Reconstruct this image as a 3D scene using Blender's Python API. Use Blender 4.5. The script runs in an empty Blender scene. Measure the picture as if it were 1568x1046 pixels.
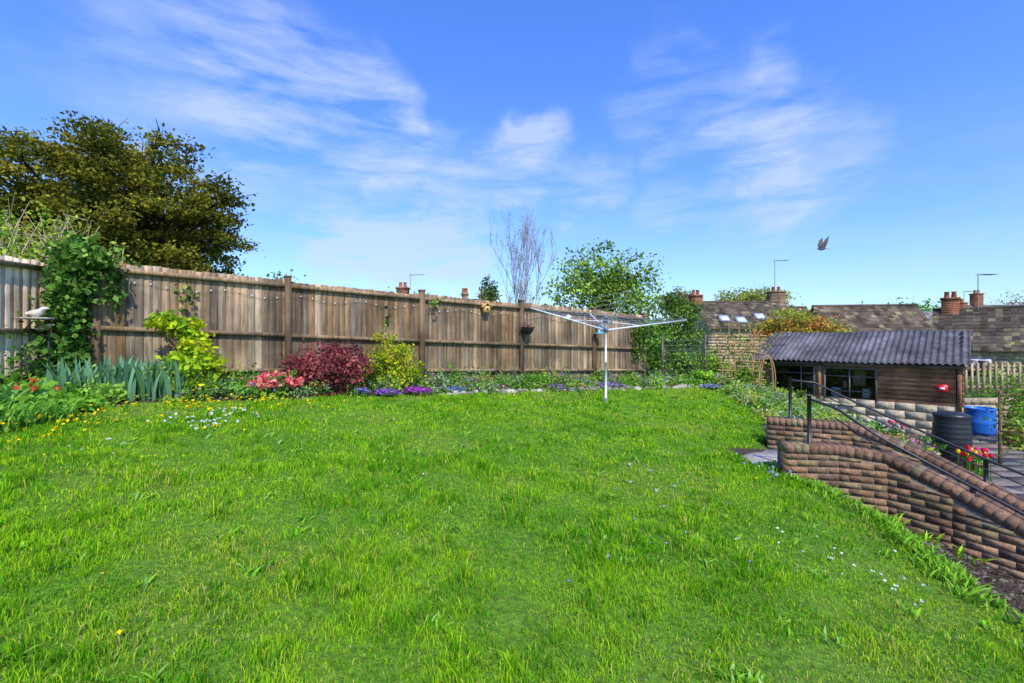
import bpy, math, numpy as np
from mathutils import Vector
rng=np.random.default_rng(7)
scene=bpy.context.scene
# ---------------------------------------------------------------- helpers
def link(o): scene.collection.objects.link(o); return o
def make(name,V,Fs,C=None,mat=None,smooth=False):
    V=np.asarray(V,dtype=np.float32).reshape(-1,3)
    me=bpy.data.meshes.new(name); me.vertices.add(len(V)); me.vertices.foreach_set('co',V.ravel())
    loops=[];starts=[];n=0
    for F in Fs:
        F=np.asarray(F,dtype=np.int32)
        if F.size==0: continue
        k=F.shape[1]; loops.append(F.ravel()); starts.append(n+np.arange(len(F))*k); n+=F.size
    loops=np.concatenate(loops);starts=np.concatenate(starts).astype(np.int32)
    me.loops.add(len(loops)); me.loops.foreach_set('vertex_index',loops)
    me.polygons.add(len(starts)); me.polygons.foreach_set('loop_start',starts)
    me.update(calc_edges=True)
    if smooth: me.polygons.foreach_set('use_smooth',np.ones(len(starts),dtype=bool))
    if C is not None:
        C=np.asarray(C,dtype=np.float32)
        if C.ndim==1: C=np.tile(C,(len(V),1))
        C4=np.ones((len(V),4),dtype=np.float32); C4[:,:3]=np.clip(C,0,1)
        a=me.color_attributes.new('Col','FLOAT_COLOR','POINT'); a.data.foreach_set('color',C4.ravel())
    if mat: me.materials.append(mat)
    me.validate()
    return link(bpy.data.objects.new(name,me))
class MB:
    def __init__(s): s.V=[];s.C=[];s.F={};s.n=0
    def add(s,V,F,c):
        V=np.asarray(V,float).reshape(-1,3); s.V.append(V)
        c=np.asarray(c,float); s.C.append(np.tile(c,(len(V),1)) if c.ndim==1 else c)
        for f in F: s.F.setdefault(len(f),[]).append([i+s.n for i in f])
        s.n+=len(V)
    def box(s,c,a,b,d,col):   # centre and three half vectors
        c,a,b,d=[np.array(q,float) for q in (c,a,b,d)]
        V=[c+i*a+j*b+k*d for k in(-1,1) for j in(-1,1) for i in(-1,1)]
        s.add(V,[(0,2,3,1),(4,5,7,6),(0,1,5,4),(2,6,7,3),(0,4,6,2),(1,3,7,5)],col)
    def tube(s,P,R,col,n=8,cap=True):
        P=[np.array(p,float) for p in P]
        if np.isscalar(R): R=[R]*len(P)
        V=[];F=[]
        for i,p in enumerate(P):
            t=P[min(i+1,len(P)-1)]-P[max(i-1,0)]; t=t/(np.linalg.norm(t)+1e-9)
            h=np.array([0,0,1.]) if abs(t[2])<.9 else np.array([1.,0,0])
            u=np.cross(t,h);u/=np.linalg.norm(u);w=np.cross(t,u)
            for k in range(n):
                a=2*math.pi*k/n; V.append(p+R[i]*(math.cos(a)*u+math.sin(a)*w))
        for i in range(len(P)-1):
            for k in range(n):
                F.append((i*n+k,i*n+(k+1)%n,(i+1)*n+(k+1)%n,(i+1)*n+k))
        if cap and n==8: F.append(tuple(range(n)));F.append(tuple((len(P)-1)*n+k for k in range(n))[::-1])
        s.add(V,F,col)
    def lathe(s,c,prof,col,n=24):
        V=[];F=[]
        for r,z in prof:
            for k in range(n):
                a=2*math.pi*k/n; V.append((c[0]+r*math.cos(a),c[1]+r*math.sin(a),c[2]+z))
        for i in range(len(prof)-1):
            for k in range(n): F.append((i*n+k,i*n+(k+1)%n,(i+1)*n+(k+1)%n,(i+1)*n+k))
        s.add(V,F,col)
    def blob(s,c,r,col,n=8,jit=.15,rs=None):
        rs=rs or rng; V=[];F=[]
        m=n//2+1
        for i in range(m):
            th=math.pi*i/(m-1)
            for k in range(n):
                a=2*math.pi*k/n; q=1+rs.normal()*jit
                V.append((c[0]+r[0]*q*math.sin(th)*math.cos(a),c[1]+r[1]*q*math.sin(th)*math.sin(a),c[2]+r[2]*q*math.cos(th)))
        for i in range(m-1):
            for k in range(n): F.append((i*n+k,(i+1)*n+k,(i+1)*n+(k+1)%n,i*n+(k+1)%n))
        s.add(V,F,col)
    def obj(s,name,mat,smooth=False):
        return make(name,np.concatenate(s.V),[np.array(f) for f in s.F.values()],np.concatenate(s.C),mat,smooth)
def group(name,parts,loc=(0,0,0)):
    e=bpy.data.objects.new(name,None); e.location=loc; e.empty_display_size=.2; link(e)
    bpy.context.view_layer.update()
    for p in parts:
        p.parent=e; p.matrix_parent_inverse=e.matrix_world.inverted()
    return e
def vnoise(x,y,sc,seed=0):
    x=np.asarray(x,float)*sc; y=np.asarray(y,float)*sc
    xi=np.floor(x).astype(np.int64); yi=np.floor(y).astype(np.int64); fx=x-xi; fy=y-yi
    fx=fx*fx*(3-2*fx); fy=fy*fy*(3-2*fy)
    def h(a,b):
        v=np.sin(a*127.1+b*311.7+seed*74.7)*43758.5453; return v-np.floor(v)
    return (h(xi,yi)*(1-fx)+h(xi+1,yi)*fx)*(1-fy)+(h(xi,yi+1)*(1-fx)+h(xi+1,yi+1)*fx)*fy
# ---------------------------------------------------------------- materials
def mat_col(name,rough=.8,nscale=8,amt=.35,bump=.2,stretch=(1,1,1),transl=0,spec=.3,metal=0,nscale2=None,bdist=.02):
    m=bpy.data.materials.new(name); m.use_nodes=True; nt=m.node_tree; N=nt.nodes; L=nt.links
    b=N['Principled BSDF']; b.inputs['Roughness'].default_value=rough; b.inputs['Specular IOR Level'].default_value=spec
    b.inputs['Metallic'].default_value=metal
    a=N.new('ShaderNodeAttribute'); a.attribute_name='Col'
    col=a.outputs['Color']
    if amt>0 or bump>0:
        tc=N.new('ShaderNodeTexCoord'); mp=N.new('ShaderNodeMapping'); mp.inputs['Scale'].default_value=stretch
        L.new(tc.outputs['Object'],mp.inputs['Vector'])
        n=N.new('ShaderNodeTexNoise'); n.inputs['Scale'].default_value=nscale; n.inputs['Detail'].default_value=5; n.inputs['Roughness'].default_value=.65
        L.new(mp.outputs['Vector'],n.inputs['Vector'])
        mr=N.new('ShaderNodeMapRange'); mr.inputs['From Min'].default_value=.3; mr.inputs['From Max'].default_value=.7
        mr.inputs['To Min'].default_value=1-amt; mr.inputs['To Max'].default_value=1+amt
        L.new(n.outputs['Fac'],mr.inputs['Value'])
        vm=N.new('ShaderNodeVectorMath'); vm.operation='SCALE'
        L.new(col,vm.inputs[0]); L.new(mr.outputs['Result'],vm.inputs['Scale']); col=vm.outputs['Vector']
        if nscale2:
            n2=N.new('ShaderNodeTexNoise'); n2.inputs['Scale'].default_value=nscale2; n2.inputs['Detail'].default_value=3
            L.new(tc.outputs['Object'],n2.inputs['Vector'])
            m2=N.new('ShaderNodeMapRange'); m2.inputs['From Min'].default_value=.35; m2.inputs['From Max'].default_value=.65
            m2.inputs['To Min'].default_value=.62; m2.inputs['To Max'].default_value=1.25
            L.new(n2.outputs['Fac'],m2.inputs['Value'])
            v2=N.new('ShaderNodeVectorMath'); v2.operation='SCALE'; L.new(col,v2.inputs[0]); L.new(m2.outputs['Result'],v2.inputs['Scale']); col=v2.outputs['Vector']
        if bump>0:
            bp=N.new('ShaderNodeBump'); bp.inputs['Strength'].default_value=bump; bp.inputs['Distance'].default_value=bdist
            L.new(n.outputs['Fac'],bp.inputs['Height']); L.new(bp.outputs['Normal'],b.inputs['Normal'])
    L.new(col,b.inputs['Base Color'])
    return m
def mat_blade(name,transl):
    m=bpy.data.materials.new(name); m.use_nodes=True; nt=m.node_tree; N=nt.nodes; L=nt.links
    N.remove(N['Principled BSDF']); a=N.new('ShaderNodeAttribute'); a.attribute_name='Col'
    d=N.new('ShaderNodeBsdfDiffuse'); t=N.new('ShaderNodeBsdfTranslucent'); L.new(a.outputs['Color'],d.inputs['Color']); L.new(a.outputs['Color'],t.inputs['Color'])
    mx=N.new('ShaderNodeMixShader'); mx.inputs['Fac'].default_value=transl
    L.new(d.outputs[0],mx.inputs[1]); L.new(t.outputs[0],mx.inputs[2]); L.new(mx.outputs[0],N['Material Output'].inputs['Surface']); return m
M_leaf=mat_blade('foliage',.3)
M_grass=mat_blade('grass_blades',.35)
M_petal=mat_blade('petals',.25)
M_bark=mat_col('bark',.9,14,.4,.5,(1,1,.3))
M_wood=mat_col('weathered_timber',.85,22,.5,.5,(1,1,.07),nscale2=1.6,spec=.15)
M_woodh=mat_col('waney_board_timber',.75,16,.4,.4,(.3,.3,2.0),nscale2=2,spec=.2)
M_soil=mat_col('ground_soil_turf',.95,25,.5,1,bdist=.04)
M_brick=mat_col('brick_masonry',.95,34,.5,.35,nscale2=2.2,spec=.08,bdist=.006)
M_stone=mat_col('stone',.9,12,.4,.5)
M_roof=mat_col('roof_tiles',.9,6,.35,.3,nscale2=1.2)
M_corr=mat_col('corrugated_sheet',.8,4,.4,.15,(1,1,1),nscale2=1.1,spec=.2)
M_metal=mat_col('painted_metal',.4,10,.08,0,spec=.5)
M_plas=mat_col('plastic',.4,6,.15,0,spec=.45)
def glass_mat():
    m=bpy.data.materials.new('window_glass'); m.use_nodes=True; nt=m.node_tree
    N=nt.nodes; g=N.new('ShaderNodeBsdfGlossy'); g.inputs['Roughness'].default_value=.03
    t=N.new('ShaderNodeBsdfTransparent'); t.inputs['Color'].default_value=(.8,.85,.85,1)
    f=N.new('ShaderNodeFresnel'); f.inputs['IOR'].default_value=1.5
    mx=N.new('ShaderNodeMixShader'); nt.links.new(f.outputs[0],mx.inputs[0]); nt.links.new(t.outputs[0],mx.inputs[1]); nt.links.new(g.outputs[0],mx.inputs[2])
    nt.links.new(mx.outputs[0],N['Material Output'].inputs['Surface']); return m
M_glass=glass_mat()
# ---------------------------------------------------------------- terrain functions
FA=np.array([-5.9,6.5]); FB=np.array([3.7,12.9]); FU=(FB-FA)/np.linalg.norm(FB-FA); FN=np.array([FU[1],-FU[0]])
def lawn(x,y): return -.08-.085*x+.06*y
EY=[-3,2.9,4.2,5.5,5.8,6.9,8.8,13,16,30]; EX=[3.0,3.0,3.27,3.12,3.25,3.8,4.8,5.9,6.4,8]
def xe(y): return np.interp(y,EY,EX)
def fdist(x,y): return (x-FA[0])*FN[0]+(y-FA[1])*FN[1]
def ss(a,b,x):
    t=np.clip((x-a)/(b-a),0,1); return t*t*(3-2*t)
NW=[(3.13,5.3),(3.7,5.24),(4.15,5.05),(4.48,4.62),(4.76,4.15),(5.5,3.0)]      # near wall plan
FW=[(3.85,6.9),(4.8,6.44),(5.3,5.9),(5.7,5.25),(6.5,4.1)]      # far wall plan
def ground(x,y):
    x=np.asarray(x,float);y=np.asarray(y,float)
    z=lawn(x,y); d=np.maximum(x-xe(y),0); k=ss(5.4,6.4,y)
    z=z-(1-k)*.34*d-k*(.17*d+.75*np.maximum(d-2.7,0))
    z=np.maximum(z,-1.33)
    z=z+( -1.34-z)*ss(.3,3,-fdist(x,y))*ss(6.5,3.7,x)
    z=z+( -1.34-z)*ss(7.0,10,-x)
    z=z+(-1.34-z)*ss(3,12,-y)
    z=z+(-1.34-z)*ss(14.0,16.5,y)
    yn=np.interp(x,[p[0] for p in NW],[p[1] for p in NW]); yf=np.interp(x,[p[0] for p in FW],[p[1] for p in FW],left=6.9)
    pit=(x>3.6)&(x<6.6)&(y>yn)&(y<yf)
    z=np.where(pit,-1.34,z)
    return z+ ((vnoise(x,y,1.7,3)-.5)*.03+(vnoise(x,y,5,13)-.5)*.012)*(z>-1.3)
def inlawn(x,y):
    w=(vnoise(x,y,1.5,9)-.5)*.25
    pave=(x>2.98)&(x<3.8)&(y>5.66)&(y<6.3)
    return (x<xe(y)+w*.4)&(x>-5.15+w+.35*ss(4.5,6.5,y))&(fdist(x,y)>1.0+w*.8)&(y<14)&~pave
def axis(a,b,fine0,fine1,st,g=1.35):
    l=list(np.arange(fine0,fine1+1e-6,st)); s=st;p=fine1
    while p<b: s*=g;p+=s;l.append(p)
    s=st;p=fine0
    while p>a: s*=g;p-=s;l.insert(0,p)
    return np.array(l)
gx=axis(-900,900,-7.5,9,.1); gy=axis(-900,1500,-1,17,.1)
X,Y=np.meshgrid(gx,gy); Z=ground(X,Y); V=np.stack([X,Y,Z],-1).reshape(-1,3)
nx=len(gx);ny=len(gy); ii=np.arange((ny-1)*(nx-1)); r=ii//(nx-1); c=ii%(nx-1); q=r*nx+c
F=np.stack([q,q+1,q+nx+1,q+nx],1)
il=inlawn(X,Y).ravel(); far=((np.abs(X)>9)|(Y>15)|(Y<-1)).ravel()
Cg=np.where(il[:,None],np.array([.12,.24,.018]),np.array([.075,.05,.032]))
Cg=np.where(far[:,None],np.array([.08,.15,.04]),Cg)
make('ground',V,[F],Cg,M_soil,True)
# ---------------------------------------------------------------- grass blades
def blades(name,px,py,pz,h,w,col,mat,lean=.5,tipc=1.5):
    n=len(px); a=rng.uniform(0,2*math.pi,n); ld=rng.uniform(0,2*math.pi,n); le=rng.uniform(.1,1,n)*lean*h
    ux,uy=np.cos(a)*w/2,np.sin(a)*w/2; lx,ly=np.cos(ld)*le,np.sin(ld)*le
    P=np.stack([px,py,pz],1); U=np.stack([ux,uy,0*ux],1); Lm=np.stack([lx*.35,ly*.35,h*.6],1); Lt=np.stack([lx,ly,h*np.clip(1-lean*.25,0,1)],1)
    V=np.stack([P-U,P+U,P+Lm+U*.8,P+Lm-U*.8,P+Lt],1).reshape(-1,3)
    b=np.arange(n)*5
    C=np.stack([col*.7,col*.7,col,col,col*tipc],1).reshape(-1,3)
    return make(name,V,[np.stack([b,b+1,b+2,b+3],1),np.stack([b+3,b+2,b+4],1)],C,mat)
PX=[];PY=[];W=[];
for (y0,y1,x0,x1,dens,w) in [(1.2,3,-4,4,7500,.0042),(3,5,-5.6,4,3400,.0062),(5,8,-5.6,5,1800,.009),(8,14,-4.5,6.4,950,.015)]:
    n=int((y1-y0)*(x1-x0)*dens); x=rng.uniform(x0,x1,n); y=rng.uniform(y0,y1,n)
    k=inlawn(x,y)&(np.abs(x)<1.35*y+.9); PX.append(x[k]);PY.append(y[k]);W.append(np.full(k.sum(),w))
x=np.concatenate(PX);y=np.concatenate(PY);w=np.concatenate(W)
t1=vnoise(x,y,4,1);t2=vnoise(x,y,11,2);t3=vnoise(x,y,1.3,5);t4=vnoise(x,y,14,6)
h=(.014+.05*t1*t2*1.6+.018*t3+.065*ss(.66,.95,t4)*ss(.35,.75,t1))*rng.uniform(.6,1.35,len(x))
lo_=vnoise(x,y,1.1,22)*.5+vnoise(x,y,3,23)*.3+vnoise(x,y,8,21)*.2
dry=ss(.50,.74,lo_)
base=np.array([.31,.61,.014]); lush=np.array([.13,.41,.010]); yel=np.array([.50,.64,.025]); straw=np.array([.60,.52,.16])
m=ss(.3,.7,vnoise(x,y,2.2,33)*.5+vnoise(x,y,7,34)*.5)[:,None]
col=base*m+lush*(1-m); rr=rng.random(len(x))
col=np.where((rr<.15+.42*dry)[:,None],yel,col); col=np.where((rr<.02+.16*dry)[:,None],straw,col)
col=np.where(((t4>.75)&(t1>.5)&(rr>.3))[:,None],lush*.9,col)
h=h*(1-.3*dry)
col=col*rng.uniform(.68,1.28,(len(x),1))
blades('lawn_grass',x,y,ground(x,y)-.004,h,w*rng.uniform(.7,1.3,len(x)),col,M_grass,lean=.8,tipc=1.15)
# ---------------------------------------------------------------- leaves
LB=1.45
def leafarr(P,size,col,flat=.0,asp=.55,rs=rng):
    n=len(P); nr=rs.normal(size=(n,3)); nr[:,2]+=flat*2; nr/=np.linalg.norm(nr,axis=1,keepdims=True)
    t=rs.normal(size=(n,3)); u=np.cross(nr,t); u/=np.linalg.norm(u,axis=1,keepdims=True)+1e-9; v=np.cross(nr,u)
    s=(size*rs.uniform(.6,1.3,n))[:,None]*.5
    V=np.stack([P-u*s,P+v*s*asp+nr*s*.15,P+u*s,P-v*s*asp+nr*s*.15],1).reshape(-1,3)
    b=np.arange(n)*4
    return V,np.stack([b,b+1,b+2,b+3],1),np.repeat(col,4,axis=0)
def pick(cols,n,rs,var=.25,g=None):
    cols=np.array(cols)*(LB if g is None else g); return cols[rs.integers(0,len(cols),n)]*rs.uniform(1-var,1+var,(n,1))
def join(name,parts,mat,smooth=False):
    V=[];F={};C=[];n=0
    for v,f,c in parts:
        V.append(v); C.append(c); F.setdefault(f.shape[1],[]).append(f+n); n+=len(v)
    return make(name,np.concatenate(V),[np.concatenate(f) for f in F.values()],np.concatenate(C),mat,smooth)
def crown_pts(c,r,ncl,per,clr,rs,shell=.55,lump=.25,zmin=-1,flat=.5,top=None):
    d=rs.normal(size=(ncl*3,3)); d/=np.linalg.norm(d,axis=1,keepdims=True); d=d[d[:,2]>zmin][:ncl]
    rad=(shell+(1-shell)*rs.random(len(d))**.7)*(1+lump*(vnoise(np.arctan2(d[:,1],d[:,0])*1.0+5,d[:,2]*1.4,1.6,int(rs.integers(99)))-.5)*2)
    cc=np.array(c)+d*rad[:,None]*np.array(r)
    P=np.repeat(cc,per,axis=0)+rs.normal(size=(len(cc)*per,3))*clr*np.array([1,1,flat])
    return cc,P
def tree(name,base,c,r,ncl,per,leaf,clr,cols,tr,nl,seed,shell=.5,lump=.3,zmin=-.6,flat=.5,barkc=(.12,.09,.06),asp=.6,fl=.3):
    rs=np.random.default_rng(seed); cc,P=crown_pts(c,r,ncl,per,clr,rs,shell,lump,zmin,flat)
    cl=pick(cols,len(cc),rs,.3); col=np.repeat(cl,per,axis=0)*rs.uniform(.7,1.3,(len(P),1))
    lv=join('leaves',[leafarr(P,leaf,col,fl,asp,rs)],M_leaf)
    mb=MB(); b=np.array(base,float); c=np.array(c,float); top=c+np.array([0,0,r[2]*.35])
    mid=(b+c)/2+np.array([rs.normal()*.1,rs.normal()*.1,0])
    mb.tube([b-[0,0,.2],b+[0,0,.3],mid,c,top],[tr*1.3,tr,tr*.8,tr*.55,tr*.1],barkc)
    for i in rs.choice(len(cc),min(nl,len(cc)),replace=False):
        s=b+(c-b)*rs.uniform(.45,1.05); e=cc[i]; m1=s+(e-s)*.5+np.array([0,0,.12*np.linalg.norm(e-s)])
        mb.tube([s,m1,e],[tr*.3,tr*.16,tr*.03],barkc,5)
        out=(e-c)/(np.linalg.norm(e-c)+1e-6)
        for k in range(4):
            e2=e+rs.normal(size=3)*clr*.9+out*clr*rs.uniform(0,1.5); mb.tube([m1*.4+e*.6,(e+e2)/2,e2],[tr*.07,tr*.04,tr*.015],barkc,4)
    wd=mb.obj('trunk_and_limbs',M_bark,True)
    return group(name,[lv,wd],base)
def bush(name,c,r,n,leaf,cols,seed,flowers=None,fsize=.05,nf=0,stems=12,flat=.0,asp=.6,shell=.35,ncl=None,stemc=(.12,.08,.05)):
    rs=np.random.default_rng(seed); c=np.array([c[0],c[1],ground(c[0],c[1])+0.0 if c[2] is None else c[2]],float); r=np.array(r,float)
    ncl=ncl or max(12,n//45); cen=c+[0,0,r[2]*.9]
    cc,P=crown_pts(cen,r,ncl,max(1,n//ncl),min(r)*.2,rs,shell,.35,-.85,.8)
    P[:,2]=np.maximum(P[:,2],c[2]+.02)
    col=np.repeat(pick(cols,len(cc),rs,.25),max(1,n//ncl),axis=0)*rs.uniform(.7,1.3,(len(P),1))
    parts=[join('leaves',[leafarr(P,leaf,col,flat,asp,rs)],M_leaf)]
    mb=MB()
    for i in range(stems):
        e=cc[rs.integers(len(cc))]; s=c+np.array([rs.normal()*r[0]*.12,rs.normal()*r[1]*.12,-.03]); q=s*.5+e*.5+[0,0,.05]
        mb.tube([s,q,e],[.012+.008*r[2],.009,.004],stemc,5)
    parts.append(mb.obj('stems',M_bark))
    if flowers:
        d=rs.normal(size=(nf,3)); d[:,2]=np.abs(d[:,2])*.9+.0; d[:,1]-=.3; d/=np.linalg.norm(d,axis=1,keepdims=True)
        Q=cen+d*r*rs.uniform(.7,1.15,(nf,1))
        Q=np.repeat(Q,3,axis=0)+rs.normal(size=(nf*3,3))*fsize*.2
        parts.append(join('flowers',[leafarr(Q,fsize,np.repeat(pick(flowers,nf,rs,.3,1.0),3,axis=0),.0,.9,rs)],M_petal))
    return group(name,parts,tuple(c))
# ---------------------------------------------------------------- timber fence
def fence(name,A,B,nb,zt0,zt1,zb0,zb1,side,cols,bays_t,seed,rails=(.1,.95,1.55)):
    rs=np.random.default_rng(seed); A=np.array(A,float);B=np.array(B,float); Ln=np.linalg.norm(B-A); u=(B-A)/Ln; n=np.array([u[1],-u[0]])*side
    u3=np.array([u[0],u[1],0]); n3=np.array([n[0],n[1],0]); k3=np.array([0,0,1.])
    bo=MB();ra=MB();po=MB()
    bw=Ln/nb
    for i in range(nb):
        t=(i+.5)/nb; bay=np.searchsorted(bays_t,t); br=np.random.default_rng(seed*50+int(bay))
        off=br.normal()*.012; zt=zt0+(zt1-zt0)*t+off+rs.normal()*.008; zb=zb0+(zb1-zb0)*t+.05
        p=np.array([*(A+u*Ln*t),(zt+zb)/2])
        c=np.array(cols[rs.integers(len(cols))])*rs.uniform(.65,1.3)*br.uniform(.88,1.1)
        a_=u3*(bw*.53)+n3*.006; b_=n3*.007; d_=k3*((zt-zb)/2)+u3*rs.normal()*.003
        pts=[];cl=[]
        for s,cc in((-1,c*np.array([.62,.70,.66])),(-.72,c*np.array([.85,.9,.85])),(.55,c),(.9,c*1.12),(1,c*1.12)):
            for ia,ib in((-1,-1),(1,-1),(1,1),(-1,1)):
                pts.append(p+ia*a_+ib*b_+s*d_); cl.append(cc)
        fs=[]
        for k in range(4):
            for j in range(4): fs.append((k*4+j,k*4+(j+1)%4,(k+1)*4+(j+1)%4,(k+1)*4+j))
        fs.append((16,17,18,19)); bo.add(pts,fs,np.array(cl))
    ts=[0]+list(bays_t)
    for j in range(len(ts)-1):
        a,b=ts[j]+.04/Ln,ts[j+1]-.04/Ln
        for q in rails:
            s=np.array([*(A+u*Ln*a),zt0+(zt1-zt0)*a-q]); e=np.array([*(A+u*Ln*b),zt0+(zt1-zt0)*b-q]); d=(e-s)/2
            ra.box((s+e)/2+n3*.04+k3*rs.normal()*.01,d,n3*.03,k3*.032,np.array([.28,.19,.105])*rs.uniform(.85,1.2))
        s=np.array([*(A+u*Ln*a),zb0+(zb1-zb0)*a+.05]); e=np.array([*(A+u*Ln*b),zb0+(zb1-zb0)*b+.05])
        ra.box((s+e)/2+n3*.022,(e-s)/2,n3*.012,k3*.09,(.14,.10,.07))
    for t in ts:
        zt=zt0+(zt1-zt0)*t+.05; zb=zb0+(zb1-zb0)*t-.2
        po.box([*(A+u*Ln*t+n*.03),(zt+zb)/2],u3*.05,n3*.05,k3*(zt-zb)/2,np.array([.22,.145,.08])*rs.uniform(.8,1.15))
        po.box([*(A+u*Ln*t+n*.03),zt+.012],u3*.06,n3*.06,k3*.012,(.25,.18,.11))
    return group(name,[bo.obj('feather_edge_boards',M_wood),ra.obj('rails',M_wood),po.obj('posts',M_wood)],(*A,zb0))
wc=[(.31,.20,.115),(.28,.19,.11),(.35,.24,.145),(.25,.17,.105),(.30,.18,.09),(.23,.175,.125),(.40,.30,.20)]
fence('timber_fence',FA,FB,112,2.64,2.23,lawn(*FA),lawn(*FB),1,wc,[.2127,.424,.635,.833,1.0],3)
fence('timber_fence',(-6.4,6.3),(-6.4,-2.6),84,2.60,2.5,.86,.5,-1,[(.60,.46,.33),(.50,.38,.27),(.68,.55,.42)],[.27,.54,.81,1.0],5)
fence('timber_fence',(-6.4,6.36),(-5.95,6.5),5,2.58,2.6,.8,.8,1,wc,[1.0],8)
# ---------------------------------------------------------------- brick walls
def brickwall(name,plan,zt,zb,th,seed,cop=(.24,.135,.085)):
    rs=np.random.default_rng(seed); mo=MB();br=MB()
    bc=[(.28,.155,.085),(.25,.14,.08),(.30,.18,.10),(.21,.13,.08),(.31,.21,.115),(.18,.115,.075),(.25,.18,.09)]
    for i in range(len(plan)-1):
        A=np.array(plan[i]);B=np.array(plan[i+1]); Ln=np.linalg.norm(B-A);u=(B-A)/Ln;n=np.array([u[1],-u[0]])
        u3=np.array([*u,0]);n3=np.array([*n,0])
        a0,a1,b0,b1=zt[i],zt[i+1],zb[i]-.3,zb[i+1]-.3
        q=lambda p,s,z:(p[0]+n[0]*s,p[1]+n[1]*s,z)
        h=th/2-.003-.0003*i
        V=[q(A,-h,b0),q(A,h,b0),q(B,h,b1),q(B,-h,b1),q(A,-h,a0-.1),q(A,h,a0-.1),q(B,h,a1-.1),q(B,-h,a1-.1)]
        mo.add(V,[(0,3,2,1),(4,5,6,7),(0,1,5,4),(1,2,6,5),(2,3,7,6),(3,0,4,7)],(.20,.155,.105))
        z=zt[0]-.1; row=0; zmin=min(b0,b1)
        while z>zmin:
            off=(row%2)*.1125; x=-off
            while x<Ln:
                x0=max(x,0);x1=min(x+.217,Ln)
                if x1-x0>.03:
                    tm=min(a0+(a1-a0)*x0/Ln,a0+(a1-a0)*x1/Ln)-.1
                    bt=z-.067; zz=min(z,tm)
                    if zz-bt>.015:
                        c=np.array(bc[rs.integers(7)])*rs.uniform(.88,1.1)
                        ctr=A+u*(x0+x1)/2
                        br.box([*ctr,(zz+bt)/2],u3*(x1-x0)/2,n3*(th/2+rs.uniform(-.0005,.0012)),[0,0,(zz-bt)/2],c)
                x+=.225
            z-=.075;row+=1
        k=max(2,int(Ln/.075)); sl=(a1-a0)/Ln; up=np.array([-sl*u[0],-sl*u[1],1.]);up/=np.linalg.norm(up); ud=np.array([u[0],u[1],sl]);ud/=np.linalg.norm(ud)
        half=Ln*math.sqrt(1+sl*sl)/2
        mo.box(np.array([*(A+B)/2,(a0+a1)/2])-up*.0475,ud*half,n3*(th/2-.001),up*.0475,(.20,.155,.11))
        for j in range(k):
            t=(j+.5)/k; p=A+(B-A)*t; c=np.array(cop)*rs.uniform(.8,1.2)
            if rs.random()<.15: c=np.array([.25,.20,.11])*rs.uniform(.8,1.2)
            br.box(np.array([*p,a0+(a1-a0)*t])-up*.048,ud*(half/k-.004),n3*(th/2+.0025),up*.0505,c)
    return group(name,[mo.obj('mortar_core',M_stone),br.obj('bricks',M_brick)],(*plan[0],zb[0]))
brickwall('brick_stair_wall',NW,[.33,.32,.27,.06,-.19,-1.0],[-.1,-.3,-.5,-.65,-.8,-1.3],.23,1)
brickwall('brick_stair_wall',FW,[.36,.35,.10,-.25,-.95],[-.1,-.6,-.9,-1.2,-1.3],.23,2)
# steps
mb=MB(); rs=np.random.default_rng(4)
mid0=np.array([3.45,6.05]); mid1=np.array([6.1,3.7]); d=(mid1-mid0)/np.linalg.norm(mid1-mid0); n=np.array([d[1],-d[0]])
mb.box([3.36,6.0,-.055],[.40,-.06,0],[.05,.36,0],[0,0,.06],(.36,.33,.29))
for i in range(8):
    top=-.15-.165*i; p=np.array([3.95,5.85])+d*(.30*i)
    mb.box([*p,(top-1.4)/2],[*(d*.18),0],[*(n*.5),0],[0,0,(top+1.4)/2],np.array([.3,.28,.25])*rs.uniform(.8,1.1))
mb.obj('stone_steps',M_stone)
# handrails
def rail(name,pts,posts,col=(.02,.02,.024)):
    mb=MB(); mb.tube(pts,.015,col)
    mb.tube([np.array(p)-np.array([0,0,.12]) for p in pts[1:]],.008,col)
    for a,b in posts: mb.tube([a,b],.022,col); mb.tube([a,(a[0],a[1],a[2]+.015)],.05,col)
    mb.obj(name,M_metal,True)
rail('metal_handrail',[(3.42,5.26,.84),(3.7,5.22,.74),(4.09,5.1,.44),(4.54,4.52,.07),(4.95,3.9,-.28),(5.4,3.2,-.7)],[((3.42,5.26,.3),(3.42,5.26,.88)),((4.54,4.5,-.02),(4.54,4.5,.06)),((5.3,3.3,-.85),(5.3,3.3,-.62))])
rail('metal_handrail',[(4.12,6.77,.93),(4.4,6.65,.90),(4.85,6.35,.62),(5.6,5.35,.1),(6.4,4.2,-.42)],[((4.12,6.77,.33),(4.12,6.77,.97)),((5.6,5.4,-.2),(5.6,5.4,.1)),((6.35,4.27,-.9),(6.35,4.27,-.4))])
mb=MB();rs=np.random.default_rng(55)
for k in range(1300):
    y=rs.uniform(1.8,5.2); x=float(xe(y))+rs.uniform(.1,1.7); yn=np.interp(x,[p[0] for p in NW],[p[1] for p in NW])
    if y>yn-.15: continue
    r=rs.uniform(.008,.035); mb.blob([x,y,float(ground(x,y))],(r*1.2,r,r*.7),np.array([[.07,.045,.03],[.11,.08,.05],[.05,.035,.025],[.2,.17,.13]][rs.integers(4)]),6,.25,rs)
mb.obj('soil_clods',M_soil)
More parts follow.
